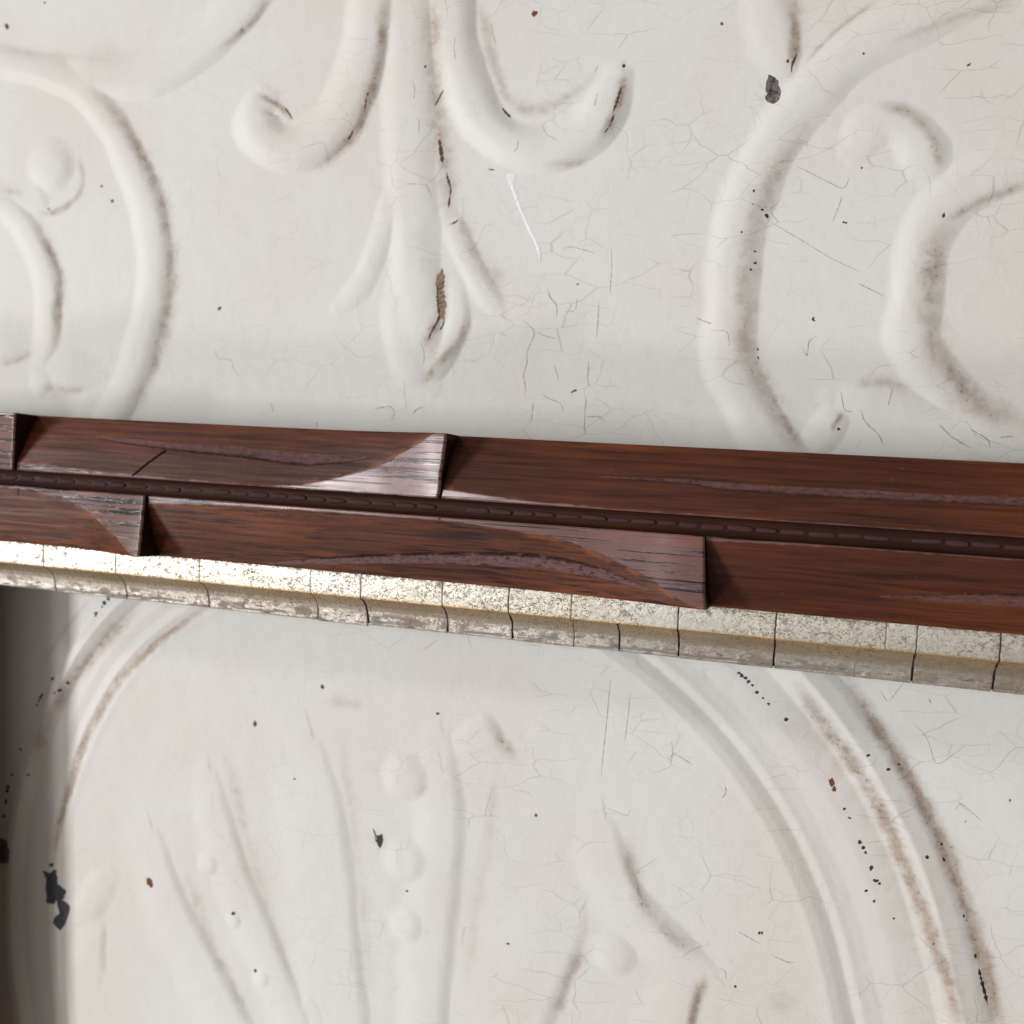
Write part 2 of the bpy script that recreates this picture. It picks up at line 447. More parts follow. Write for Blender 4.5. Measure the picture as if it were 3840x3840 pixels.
# oval medallion: rim steps follow the edge of the plate
PLATE = [(769, 2286), (652, 2361), (536, 2454), (443, 2566), (385, 2680), (325, 2790), (285, 2910), (248, 3040), (226, 3160), (216, 3290), (214, 3450), (222, 3620), (250, 3800), (300, 4050),
         (620, 4620), (1700, 5000), (2900, 4700), (3230, 4200), (3160, 3840), (3090, 3500), (2962, 3180), (2783, 2882), (2584, 2665), (2403, 2500), (2100, 2300), (1750, 2150), (1400, 2100), (1050, 2150)]
PP = w2(PLATE); PP = np.vstack([PP, PP[:1]])
PP = resample(PP, 220)
def inside(X, Y, P):
    c = np.zeros(X.shape, bool)
    for (ax, ay), (bx, by) in zip(P[:-1], P[1:]):
        if ay == by: continue
        m = (ay > Y) != (by > Y)
        c ^= m & (X < (bx - ax) * (Y - ay) / (by - ay) + ax)
    return c
sub = 3                                             # the distance to the plate edge, worked out on a coarser grid
CX, CY = GX[::sub, ::sub], GY[::sub, ::sub]
dmin = np.full(CX.shape, 1e9)
for (ax, ay), (bx, by) in zip(PP[:-1], PP[1:]):
    ex, ey = bx - ax, by - ay
    t = np.clip(((CX - ax) * ex + (CY - ay) * ey) / (ex * ex + ey * ey + 1e-12), 0, 1)
    dmin = np.minimum(dmin, (CX - ax - t * ex) ** 2 + (CY - ay - t * ey) ** 2)
dmin = np.sqrt(dmin) * np.where(inside(CX, CY, PP), -1, 1)
def upsample(A):
    r = np.clip(np.arange(GX.shape[0]) / sub, 0, A.shape[0] - 1.001); c = np.clip(np.arange(GX.shape[1]) / sub, 0, A.shape[1] - 1.001)
    r0 = r.astype(int); c0 = c.astype(int); fr = (r - r0)[:, None]; fc = (c - c0)[None, :]
    return (A[r0][:, c0] * (1 - fr) + A[r0 + 1][:, c0] * fr) * (1 - fc) + (A[r0][:, c0 + 1] * (1 - fr) + A[r0 + 1][:, c0 + 1] * fr) * fc
SD = upsample(dmin)
kx = .62 + .38 * smooth(-80, 30, GX)
SDN = SD / np.where(SD > 0, kx, 1)
px = np.array([-60, -12, -3, -1.4, 0.2, 2.0, 3.6, 4.8, 6.6, 10, 13.6, 14.8, 16.4, 19.2, 21.8, 23.6, 25.2, 40])
pz = np.array([1.15, 1.20, 1.35, 1.45, 1.15, .55, .72, .55, .42, .55, .38, .30, .75, 1.45, .80, .10, 0, 0])
tx = np.arange(-60, 40, .05); tz = np.interp(tx, px, pz)
ker = np.hanning(17); ker /= ker.sum(); tz = np.convolve(np.pad(tz, 8, 'edge'), ker, 'valid')
wobx = .5 * (fbm(GX / 14, GY / 14, 31) - .5)
medal = .9 * np.interp(SDN + wobx, tx, tz)
H['medallion'] = medal
# palmette on the plate
def pal(p, wl, wr, h, *a): ridge('palmette', p, wl * 1.15, wr * 1.6, h, *a)
pal(ov((296, 1580), (330, 1690), (380, 1790), (450, 1920), (520, 2040)), 50, 90, .85, (.25, .02))
pal(ov((404, 1470), (424, 1560), (455, 1650), (500, 1760), (560, 1900), (610, 2030)), 50, 66, .85, (.25, .02))
pal(ov((598, 1410), (622, 1500), (640, 1600), (655, 1750), (672, 1900), (680, 2030)), 50, 130, .75, (.25, .02))
pal(ov((838, 1400), (848, 1500), (848, 1600), (835, 1720), (822, 1850), (815, 2000)), 55, 70, .85, (.25, .02))
pal(ov((1148, 1560), (1164, 1640), (1200, 1700), (1260, 1760), (1340, 1830)), 45, 80, .85, (.25, .3))
pal([(2165, 3450), (2060, 3680), (2000, 3850), (1960, 4000)], 60, 140, .9, (.3, .02))
pal([(2600, 3660), (2570, 3800), (2540, 3980)], 36, 80, .85, (.35, .02))
pal(zb((700, 1100), (780, 900), (910, 740)), 55, 42, .55, (.3, .3))
pal(zb((815, 1120), (790, 1350), (805, 1520)), 36, 55, .55, (.3, .3))
pal(zc((1560, 260), (1600, 330), (1660, 460)), 55, 70, .45, (.3, .3))
pal(zc((620, 1760), (690, 1830), (740, 1980)), 36, 40, .6, (.3, .1))
blob('palmette', (2319, 3585), 88, .6, p=1.5)
BEADS = [((1533, 2925), 98, .85), ((1530, 3235), 92, .7), ((1535, 3475), 75, .6), ((790, 3245), 52, .42), ((885, 3450), 40, .34), ((990, 3670), 40, .34)]
for i, (c, r, h) in enumerate(BEADS): blob('bead%d' % i, c, r, h, p=1.45)

# dirt settled in particular hollows, and some shade painted under lobes and ribs
GR = np.zeros(GX.shape)
def grime_shade(pts, w, s):
    P = w2(pts); P = resample(P, max(8, int(np.hypot(*np.diff(P, axis=0).T).sum() / 1.5)))
    w *= PXMM * .95
    r = polyline_field(GX, GY, P, w * 2.4)
    if r is None: return
    sl, d, sd, t = r
    env = np.minimum(1, .25 + 5 * np.minimum(t, 1 - t))
    jag = .55 + .6 * fbm(GX[sl] / 2.2, GY[sl] / 2.2, 77) + .3 * vnoise(GX[sl] / .6, GY[sl] / .6, 79)
    g = 1.4 * s * env * np.exp(-(d / (w * jag)) ** 2) * (.55 + .9 * fbm(GX[sl] / 5, GY[sl] / 5, 91))
    g = g * (.66 + .44 * smooth(.36, .62, fbm(GX[sl] / 1.6, GY[sl] / 1.6, 131, 3)))
    GR[sl] = np.maximum(GR[sl], np.clip(g, 0, 1))
for pts, w, s in [
    (z1((700, 680), (850, 820), (960, 1000), (1060, 1200), (1130, 1350), (1180, 1500), (1210, 1700), (1230, 1900)) + z7((1240, 250), (1220, 450), (1170, 700), (1110, 900), (1030, 1080), (950, 1250)), 28, .50),
    (z1((1600, 340), (1700, 270), (1850, 130), (1930, 0)), 13, .60),
    (z1((560, 1150), (600, 1280), (570, 1400), (480, 1490), (380, 1540), (280, 1540)), 14, .45),
    (z1((260, 1600), (320, 1750), (400, 1900)) + z7((430, 250), (415, 450), (405, 600), (400, 750)), 24, .55),
    (z1((0, 1370), (150, 1400)), 14, .28), (z1((0, 360), (300, 380), (600, 420), (850, 450)), 18, .15),
    (z7((0, 900), (120, 870), (220, 810)), 14, .35), (z7((280, 1050), (450, 1090), (620, 1080)), 18, .25),  # shade painted under the small lobes
    (z2((1135, 60), (1125, 400), (1075, 560), (1040, 690), (985, 870), (885, 1010), (760, 1140), (640, 1210)), 20, .72),
    (z2((220, 680), (380, 760), (460, 855)), 11, .85),
    (z2((1510, -60), (1490, 300), (1510, 560), (1520, 800), (1550, 950), (1570, 1150), (1600, 1400), (1620, 1600)), 38, .50),
    (z2((1545, 620), (1520, 800), (1545, 1000), (1570, 1150), (1600, 1400)), 16, .6),
    (z4((620, 0), (650, 150), (720, 300), (850, 430), (930, 580)), 40, .28), (z4((330, 100), (330, 300), (430, 480)), 40, .15),
    (ov((905, 0), (925, 100), (955, 190), (1000, 212), (1050, 195), (1110, 150)), 22, .36),
    (z3((1810, 540), (1795, 700), (1745, 850), (1645, 1020)), 17, .75), (z3((1560, 1150), (1430, 1190), (1250, 1190)), 12, .30),
    (z4((480, 400), (480, 600), (490, 760), (420, 860), (360, 980)), 24, .55),
    (z4((680, 730), (650, 880), (550, 1010), (440, 1130), (360, 1215)), 20, .55),
    (z5((620, 750), (520, 950), (430, 1100), (370, 1250), (320, 1450), (300, 1700), (290, 1932)) + z6((300, 650), (370, 800), (450, 950), (540, 1100), (620, 1220)), 38, .46),
    (z6((390, 700), (440, 860), (500, 1000), (580, 1130), (640, 1220)), 18, .55),
    (z5((590, -40), (595, 150), (595, 280), (570, 400)), 18, .75), (z5((1050, 10), (880, 130), (740, 260), (640, 380)), 9, .40),
    (z5((1900, 20), (1600, 70), (1350, 170), (1180, 240)), 12, .30),
    (z5((1100, 620), (1250, 640), (1350, 730), (1430, 870), (1440, 990)), 17, .48),
    (z5((1932, 1080), (1700, 1160), (1600, 1220), (1480, 1290)), 14, .5),
    (z5((1480, 1290), (1420, 1400), (1380, 1600), (1370, 1850)) + z6((1360, 400), (1400, 600), (1500, 780), (1620, 950), (1800, 1050), (2000, 1100)), 40, .46),
    (z6((1560, 860), (1680, 960), (1850, 1060)), 50, .35),
    (z6((940, 830), (1100, 820), (1280, 870)), 20, .32), (z6((870, 1010), (810, 1110)), 10, .5),
    (ov((1590, 1270), (1640, 1350), (1700, 1440), (1770, 1570), (1820, 1700), (1860, 1820), (1890, 1950)), 21, .95),
    (ov((1500, 1290), (1580, 1400), (1650, 1500), (1700, 1620), (1750, 1740), (1790, 1850), (1815, 1950)), 25, .75),
    (ov((1450, 1280), (1540, 1390), (1620, 1500), (1680, 1620), (1740, 1760), (1800, 1930)), 75, .16),
    (za((1650, 390), (1350, 590), (1120, 790), (930, 1010), (830, 1210), (700, 1400), (630, 1650), (560, 1900)) + zb((510, 200), (460, 400), (440, 600)), 20, .85),
    (za((1080, 400), (880, 620), (720, 790), (560, 990), (430, 1200), (340, 1400), (280, 1650)), 28, .55),
    (za((700, 330), (500, 570), (350, 800)), 10, .25),
    (zc((190, 440), (230, 480), (300, 800), (400, 1150), (500, 1450), (580, 1700)), 24, .22), (zc((20, 1150), (120, 1450), (220, 1650), (350, 1900)), 26, .28),  # shade painted down the right slopes of the ribs
    (zc((850, 400), (900, 800), (960, 1300), (990, 1700)), 24, .15), (zc((1680, 500), (1640, 900), (1580, 1200), (1530, 1700)), 22, .16),  # painted rib shade, continued
    (zc((1655, 290), (1700, 400), (1790, 490)), 22, .42), (zc((780, 180), (950, 210)), 24, .20), (zc((1260, 690), (1310, 640)), 12, .25),
    (zc((1040, 900), (1040, 960)), 28, .30),
    (zd((795, 940), (830, 1130), (880, 1280), (1000, 1420), (1150, 1530)), 24, .42), (zd((1215, 1680), (1160, 1850), (1140, 1950)), 18, .7),
    (zd((560, 1530), (480, 1670), (420, 1880)), 20, .45), (zd((1600, 1750), (1640, 1850)), 45, .22),
]: grime_shade(pts, w, s)

tot4 = np.zeros(GX.shape)
for k in ('left', 'drop', 'right'): tot4 += H[k] ** 4
orn = tot4 ** .25
Z = (orn ** 3 + medal ** 3) ** (1 / 3.)
Z = Z + H['palmette'] + sum(H['bead%d' % i] for i in range(len(BEADS)))
Z += .10 * (fbm(GX / 16, GY / 16, 3, 3) - .5) + .035 * (fbm(GX / 2.6, GY / 2.6, 8, 3) - .5)

def height_at(x, y):
    i = np.clip((np.asarray(x) - XS[0]) / STEP, 0, len(XS) - 2); j = np.clip((np.asarray(y) - YS[0]) / STEP, 0, len(YS) - 2)
    i0 = i.astype(int); j0 = j.astype(int); fi = i - i0; fj = j - j0
    return (Z[j0, i0] * (1 - fi) + Z[j0, i0 + 1] * fi) * (1 - fj) + (Z[j0 + 1, i0] * (1 - fi) + Z[j0 + 1, i0 + 1] * fi) * fj

gy, gx = np.gradient(Z, STEP)
NRM = np.dstack([-gx, -gy, np.ones_like(Z)]); NRM /= np.linalg.norm(NRM, axis=2, keepdims=True)
CRK = .35 + .65 * smooth(-75, 0, GX)
ATT = {'grime_shade': GR, 'crackle': CRK, 'mottle': fbm(GX / 30, GY / 30, 201, 4), 'show3': fbm(GX / 8, GY / 8, 211, 4), 'show7': fbm(GX / 8, GY / 8, 221, 4)}
owner = np.zeros(GX.shape, int)                       # 0 = plain field
GROUPS = ['field', 'left', 'drop', 'right', 'medallion', 'palmette'] + ['bead%d' % i for i in range(len(BEADS))]
owner[(orn > .10)] = 1
big = np.argmax(np.stack([H['left'], H['drop'], H['right']]), 0) + 1
owner = np.where(owner > 0, big, 0)
owner[(SDN < 24.2)] = 4
owner[(SDN < 0) & (H['palmette'] > .08)] = 5
for i in range(len(BEADS)): owner[H['bead%d' % i] > .06] = 6 + i

panel = empty('relief_panel')
panel['label'] = 'old cracked white painted panel with raised scrolls and oval medallion behind the frame'
panel['category'] = 'panel'
NR, NC = GX.shape
FACES = grid_faces(NR, NC)
fo = owner[:-1, :-1].ravel()
VERT = np.c_[GX.ravel(), GY.ravel(), Z.ravel()] * MM
NV = NRM.reshape(-1, 3)
part_name = {0: 'panel_field', 1: 'leaf_scroll', 2: 'drop_ornament', 3: 'leaf_scroll', 4: 'oval_medallion', 5: 'palmette_leaf'}
part_label = {1: 'faint raised scroll at the left with round bud', 2: 'raised drop ornament with two curls and a pointed bud', 3: 'raised scroll at the right with brown dirt in its curve', 4: 'oval medallion with stepped rim'}
parts = {}
for g in range(len(GROUPS)):
    f = FACES[fo == g]
    if not len(f): continue
    used = np.unique(f)
    remap = np.zeros(NR * NC, np.int64); remap[used] = np.arange(len(used))
    par = panel if g < 5 else parts[4]
    o = mesh_object(part_name.get(g, 'bead'), VERT[used], remap[f], M_PAINT, par, True,
                    {k: v.ravel()[used] for k, v in ATT.items()}, NV[used])
    if g in part_label: o['label'] = part_label[g]
    parts[g] = o
# the panel runs on, plain, beyond the part that is in view
bx0, bx1, by0, by1 = XS[0], XS[-1], YS[0], YS[-1]
ox0, ox1, oy0, oy1 = -260, 240, -250, 250
bv = np.array([(ox0, oy0, -.05), (ox1, oy0, -.05), (ox1, oy1, -.05), (ox0, oy1, -.05), (bx0 + .5, by0 + .5, -.05), (bx1 - .5, by0 + .5, -.05), (bx1 - .5, by1 - .5, -.05), (bx0 + .5, by1 - .5, -.05)]) * MM
mesh_object('panel_margin', bv, np.array([(0, 1, 5, 4), (1, 2, 6, 5), (2, 3, 7, 6), (3, 0, 4, 7)]), M_PAINT, panel, False,
            {'grime_shade': np.zeros(8), 'crackle': np.ones(8), 'mottle': np.full(8, .5), 'show3': np.full(8, .6), 'show7': np.full(8, .6)})

# ------------------------------------------------------------------ chips, spots and scratches in the paint
def patch(name, pts, mat, rise=.05, rough=.25, n=56, label=None):
    """a small irregular flake lying on the relief: outline + rings towards the middle, draped on the surface"""
    P = w2(list(pts)); P = np.vstack([P, P[:1]])
    d = np.r_[0, np.cumsum(np.hypot(*np.diff(P, axis=0).T))]
    t = np.linspace(0, d[-1], n, endpoint=False)
    Q = np.c_[np.interp(t, d, P[:, 0]), np.interp(t, d, P[:, 1])]
    size = math.sqrt(abs(np.sum(Q[:, 0] * np.roll(Q[:, 1], -1) - Q[:, 1] * np.roll(Q[:, 0], -1))) / 2)
    Q += rng.normal(0, rough * .05 * size, Q.shape)
    c = Q.mean(0); V = []; F = []
    rings = [1.0, .93, .6, .3]
    for k, r in enumerate(rings):
        R = c + (Q - c) * r
        z = height_at(R[:, 0], R[:, 1]) + (-.03 if k == 0 else rise * (1 + (rng.random(n) - .5) * (.8 if k > 1 else .2)))
        V += [(a, b, e) for (a, b), e in zip(R, z)]
    V.append((c[0], c[1], float(height_at(c[0], c[1])) + rise))
    for k in range(len(rings) - 1):
        for i in range(n):
            j = (i + 1) % n
            F.append((k * n + i, k * n + j, (k + 1) * n + j, (k + 1) * n + i))
    k = (len(rings) - 1) * n
    for i in range(n): F.append((k + i, k + (i + 1) % n, len(V) - 1))
    o = mesh_object(name, np.array(V) * MM, F, mat, panel, False)
    if label: o['label'] = label
    return o

def spot(name, x, y, rx, ry, mat, rot=0.0):
    a = np.linspace(0, 2 * np.pi, 14, endpoint=False)
    r = 1 + rng.normal(0, .22, 14).clip(-.4, .4)
    px_, py_ = np.cos(a) * rx * r, np.sin(a) * ry * r
    c, s = math.cos(rot), math.sin(rot)
    return patch(name, list(zip(x + px_ * c - py_ * s, y + px_ * s + py_ * c)), mat, .04, .1, 14)

def strip(name, pts, w, mat, rise=.05, jag=.35, label=None):
    P = w2(pts); L = np.hypot(*np.diff(P, axis=0).T).sum()
    n = max(8, int(L / .35)); Q = resample(P, n)
    T = np.gradient(Q, axis=0); T /= np.linalg.norm(T, axis=1, keepdims=True) + 1e-9
    Nn = np.c_[-T[:, 1], T[:, 0]]
    tt = np.linspace(0, 1, n)
    hw = w * PXMM * .5 * np.minimum(1, .15 + 6 * np.minimum(tt, 1 - tt)) * (1 + jag * rng.normal(0, 1, n).clip(-1.5, 1.5))
    hw = np.maximum(hw, .03)
    V = []
    for off, dz in ((-1, -.02), (-.6, rise), (.6, rise), (1, -.02)):
        R = Q + Nn * (hw * off)[:, None]
        V.append(np.c_[R, height_at(R[:, 0], R[:, 1]) + dz])
    V = np.vstack([np.array(V).transpose(1, 0, 2).reshape(-1, 3)])
    o = mesh_object(name, V * MM, grid_faces(n, 4), mat, panel, True)
    if label: o['label'] = label
    return o

zk = lambda *p: crop(2740, 150, .1863, p)
patch('paint_chip', zk((760, 655), (830, 690), (900, 730), (965, 790), (965, 880), (1010, 980), (1015, 1060), (970, 1200), (920, 1250), (840, 1280), (740, 1220), (690, 1190), (690, 1110), (740, 1050), (700, 1020), (690, 930), (710, 840), (735, 760)), M_IRON, .08, .25, 70,
      label='bean-shaped chip showing dark metal beside the right scroll')
patch('paint_chip', zb((340, 700), (400, 715), (460, 670), (482, 800), (555, 845), (530, 920), (505, 935), (470, 940), (440, 970), (370, 962), (372, 900), (360, 830), (372, 770)), M_SLATE, .14, .35, 60,
      label='ragged blue-black flake at the lower left')
patch('paint_chip', zb((470, 930), (530, 925), (582, 970), (572, 1040), (540, 1130), (500, 1175), (415, 1120), (450, 1060), (505, 1030), (498, 985)), M_SLATE, .12, .2, 50)
patch('paint_chip', [(-60, 3140), (20, 3152), (42, 3195), (36, 3240), (-60, 3245)], M_SLATE, .10, .3, 40)
patch('paint_chip', [(1412, 3128), (1425, 3130), (1437, 3122), (1441, 3150), (1434, 3172), (1426, 3180), (1418, 3160)], M_SOOT, .05, .3, 30)
strip('crevice', [(1402, 3105), (1412, 3125), (1410, 3145), (1420, 3160)], 5, M_BROWN)
for x, y, rx, ry in [(192, 3243, 9, 8), (2002, 44, 11, 11), (18, 94, 8, 13), (572, 3307, 12, 19), (962, 2714, 7, 11), (1213, 2574, 7, 10), (2705, 83, 7, 6), (2954, 226, 6, 8), (3538, 808, 5, 10), (3118, 2935, 12, 18), (3127, 2960, 8, 10)]:
    spot('rust_spot', x, y, rx, ry, M_RUST, rng.uniform(-.4, .4))
for x, y, rx, ry in [(882, 3420, 8, 8), (816, 1154, 6, 8), (414, 750, 6, 6), (374, 695, 5, 5), (175, 780, 4, 5), (3634, 238, 9, 4), (3164, 829, 5, 4), (3173, 832, 6, 4), (3050, 1190, 5, 4), (3050, 1198, 7, 4),
                     (1910, 3532, 7, 4), (963, 3635, 6, 7), (1645, 2675, 6, 5), (2013, 3055, 6, 6), (2848, 3494, 5, 6), (2858, 3494, 4, 6), (2758, 3695, 6, 5), (3145, 1608, 6, 6), (3232, 625, 4, 4), (3238, 202, 5, 4),
                     (2825, 718, 3, 6), (2829, 716, 3, 5), (2823, 766, 3, 3), (2858, 786, 6, 4), (2875, 807, 7, 8), (2781, 871, 4, 4), (2831, 942, 5, 4), (2832, 985, 6, 4), (2815, 1010, 4, 5), (2841, 1308, 3, 6), (2843, 1340, 3, 6),
                     (400, 2247, 8, 7), (387, 2261, 9, 8), (378, 2276, 5, 5), (355, 2304, 8, 12), (190, 2547, 7, 6), (258, 2561, 7, 6), (230, 2587, 7, 6), (212, 2596, 5, 4), (150, 2608, 6, 6), (144, 2618, 6, 7), (138, 2630, 5, 5), (132, 2645, 5, 6), (68, 2813, 6, 5), (112, 2903, 6, 5), (37, 2907, 4, 5), (22, 2952, 6, 8), (20, 2968, 7, 8), (14, 3010, 5, 12), (6, 3062, 5, 9),
                     (2770, 2524, 6, 6), (2781, 2533, 8, 8), (2795, 2543, 8, 6), (2806, 2556, 7, 7), (2822, 2570, 6, 4), (2838, 2596, 9, 7), (2861, 2618, 5, 4), (2882, 2640, 6, 5), (2948, 2698, 9, 7), (3166, 3034, 6, 5), (3185, 3068, 8, 4), (3224, 3160, 8, 9), (3237, 3180, 8, 9), (3246, 3198, 5, 6),
                     (3268, 3256, 8, 10), (3284, 3304, 12, 7), (3298, 3315, 6, 6), (3248, 3342, 9, 5), (3278, 3380, 5, 6), (3255, 2830, 8, 5), (3330, 2884, 8, 5), (3372, 2868, 4, 4), (3475, 3212, 6, 8), (3532, 3168, 5, 7), (3540, 3225, 4, 8), (3614, 3436, 4, 7), (3658, 3588, 5, 9), (3352, 3446, 4, 4), (3790, 505 + 2500, 3, 5), (1592, 248, 4, 6), (2163, 1063, 6, 3), (160, 5, 4, 4), (1530, 3338, 5, 4), (1110, 2918, 4, 4), (2337, 243, 6, 7), (1838, 632, 12, 3)]:
    spot('black_speck', x, y, rx, ry, M_SOOT, rng.uniform(-.6, .6))
strip('crevice', [(3672, 3636), (3676, 3660), (3684, 3690), (3694, 3725), (3704, 3770)], 9, M_SOOT, .05, .5)
strip('crevice', [(1642, 518), (1648, 550), (1652, 580), (1656, 612)], 13, M_BROWN)
strip('crevice', [(1662, 334), (1648, 352), (1634, 380), (1626, 392)], 7, M_BROWN)
strip('crevice', [(1670, 640), (1674, 668), (1688, 700), (1682, 735), (1678, 778)], 8, M_BROWN, .04, .6)
strip('crevice', [(1684, 840), (1704, 832), (1716, 822)], 7, M_BROWN)
strip('crevice', [(2330, 325), (2320, 360), (2312, 390), (2300, 425)], 9, M_BROWN, .04, .5)
strip('crevice', [(2304, 430), (2290, 470), (2268, 500)], 6, M_BROWN, .04, .5)
strip('crevice', [(1880, 400), (1888, 412), (1900, 425), (1912, 436)], 7, M_BROWN, .04, .4)
strip('crevice', [(2988, 195), (2978, 220), (2968, 245), (2968, 268)], 7, M_BROWN)
strip('crevice', [(1382, 345), (1374, 365), (1370, 388), (1365, 412)], 6, M_BROWN, .04, .5)
strip('crevice', [(1322, 486), (1314, 505), (1300, 522)], 6, M_BROWN, .04, .5)
strip('crevice', [(1090, 443), (1078, 420), (1062, 400)], 8, M_RUST, .03, .3)
strip('bare_gouge', [(1654, 1008), (1645, 1060), (1650, 1110), (1656, 1160), (1652, 1195)], 30, M_TAN, .06, .25, label='deep gouge in the pointed bud showing brown plaster')
strip('crevice', [(1654, 1004), (1650, 1020), (1645, 1032)], 7, M_BROWN)
strip('crevice', [(1638, 1060), (1636, 1100), (1640, 1140), (1646, 1190), (1630, 1220), (1614, 1248), (1606, 1275)], 7, M_BROWN, .07, .5)
strip('crevice', [(1662, 1185), (1660, 1215), (1646, 1238)], 5, M_BROWN)
for k in range(6): strip('crevice', [(1638, 1068 + 18 * k), (1652, 1060 + 18 * k), (1664, 1052 + 18 * k)], 4, M_BROWN, .10, .5)
strip('white_scratch', [(1910, 652), (1918, 694), (1943, 766), (1975, 839), (2000, 890), (2021, 937), (2024, 983)], 13, M_CHALK, .05, .35, label='fresh white scratch in the paint below the right curl')
patch('white_scratch', [(1894, 650), (1918, 644), (1930, 655), (1920, 690), (1906, 694)], M_CHALK, .05, .4, 24)
strip('paint_crack', [(2138, 1472), (2148, 1465), (2160, 1461)], 7, M_SOOT, .03, .2)
# the boldest of the cracks
for pts, w in [
    ([(1575, 1286), (1588, 1310), (1590, 1340), (1586, 1365)], 4), ([(1400, 1532), (1466, 1520), (1476, 1545), (1464, 1580)], 4), ([(1546, 1550), (1555, 1535), (1582, 1525)], 4),
    ([(1960, 1200), (2005, 1240), (1992, 1275), (1970, 1320), (1975, 1358), (1956, 1410), (1968, 1440), (1966, 1485)], 4), ([(2005, 1240), (2040, 1258), (2082, 1268)], 3),
    ([(2050, 1075), (2058, 1115), (2086, 1138), (2084, 1190)], 4), ([(2162, 1115), (2155, 1165), (2118, 1168)], 3), ([(2244, 1130), (2240, 1200), (2234, 1265)], 4), ([(2205, 1355), (2200, 1440), (2212, 1450)], 4),
    ([(2195, 1490), (2190, 1560), (2188, 1632)], 4), ([(2190, 1562), (2248, 1560), (2264, 1580)], 4), ([(1996, 1510), (1992, 1560), (1986, 1580)], 4), ([(2075, 1368), (2088, 1405), (2090, 1430)], 3),
    ([(2028, 1475), (2050, 1492), (2102, 1510), (2110, 1545)], 3), ([(2290, 930), (2292, 1010), (2284, 1100)], 3), ([(2110, 930), (2136, 920), (2230, 946)], 3),
    ([(3122, 830), (3134, 800), (3146, 770), (3158, 730)], 3), ([(2990, 620), (3080, 665), (3172, 712), (3184, 660)], 3), ([(2890, 830), (3010, 900), (3120, 968), (3226, 1016)], 2.5),
    ([(3220, 1060), (3280, 1090), (3318, 1108)], 3), ([(3008, 1300), (3028, 1340), (3032, 1272), (3070, 1256)], 3.5), ([(3228, 1536), (3240, 1580), (3300, 1630), (3312, 1668)], 4), ([(3154, 1470), (3166, 1540), (3200, 1545)], 3.5),
    ([(2293, 2545), (2286, 2600), (2276, 2720), (2270, 2760), (2256, 2910)], 3.5), ([(2365, 2600), (2358, 2680), (2345, 2780)], 3), ([(2520, 2780), (2525, 2820), (2516, 2860)], 3), ([(2525, 2820), (2600, 2865)], 3),
    ([(2722, 2946), (2724, 2970), (2710, 2990)], 4), ([(2280, 3028), (2360, 3060), (2368, 3030)], 2.5), ([(2770, 3490), (2850, 3535)], 3), ([(2890, 3575), (2960, 3606), (2984, 3602)], 3.5), ([(2700, 3626), (2724, 3640), (2722, 3665)], 3),
    ([(1135, 560), (1220, 530), (1230, 600)], 2), ([(1545, 300), (1556, 330), (1552, 372)], 3), ([(1562, 440), (1572, 455), (1570, 500)], 3), ([(1710, 140), (1706, 180), (1712, 230)], 3), ([(1838, 80), (1844, 120), (1856, 160)], 3),
    ([(1520, 690), (1600, 690), (1608, 720), (1616, 735)], 3), ([(1945, 530), (1944, 560), (1930, 570)], 3), ([(2030, 465), (2050, 505), (2090, 530)], 3), ([(2240, 350), (2230, 400)], 3.5), ([(2240, 242), (2226, 268)], 3.5),
    ([(3430, 1900 + 820), (3450, 2735), (3480, 2770), (3510, 2880), (3620, 2800)], 2), ([(3484, 2620), (3492, 2640)], 5), ([(3300, 2590), (3330, 2640), (3390, 2560)], 2), ([(3586, 3040), (3600, 3010), (3680, 3080)], 2.5), ([(3625, 3080), (3620, 3090)], 5),
    ([(1010, 1510), (1020, 1545)], 3), ([(1182, 1580), (1184, 1605)], 4), ([(800, 1310), (808, 1345), (864, 1346), (870, 1390), (900, 1415)], 2.5),
    ([(2610, 1190), (2668, 1214)], 3.5), ([(2668, 1240), (2730, 1240), (2736, 1300)], 2.5), ([(2790, 1680), (2780, 1740)], 3), ([(3350, 1450), (3330, 1520)], 3), ([(3520, 1590), (3570, 1640), (3640, 1680)], 4), ([(3640, 1610), (3710, 1650), (3712, 1680)], 4), ([(3750, 1640), (3800, 1636)], 4)]:
    strip('paint_crack', pts, w * .85, M_CRACK, .018, .35)

# ------------------------------------------------------------------ the picture frame: top rail in view, side rail beyond the picture
frame = empty('picture_frame', (0, 0, 0), ALPHA)
frame['label'] = 'carved dark wooden picture frame rail with twisted ribbon ornament and a worn gilded inner edge'
frame['category'] = 'picture frame'
Y_TOP, Y_GU, Y_GL, Y_GOLD, Y_RIDGE, Y_LIP = 12.54, 1.83, -1.25, -12.20, -16.55, -21.61
Z_G, Z_BACK, Z_GOLD, Z_RIDGE, Z_LIP = 20.5, 10.0, 18.25, 18.0, 14.2
S0, S1 = -114.0, 100.0
HL, TILT = 4.3, 1.1

def extrude(name, prof, s0, s1, mat, parent, ns=2, attrs=None):
    prof = np.array(prof, float); n = len(prof)
    V = []
    for s in np.linspace(s0, s1, ns): V.append(np.c_[np.full(n, s), prof])
    V = np.vstack(V)
    F = [(k * n + i, k * n + (i + 1) % n, (k + 1) * n + (i + 1) % n, (k + 1) * n + i) for k in range(ns - 1) for i in range(n)]
    F += [tuple(range(n))[::-1], tuple((ns - 1) * n + i for i in range(n))]
    return mesh_object(name, V * MM, F, mat, parent, False, attrs)

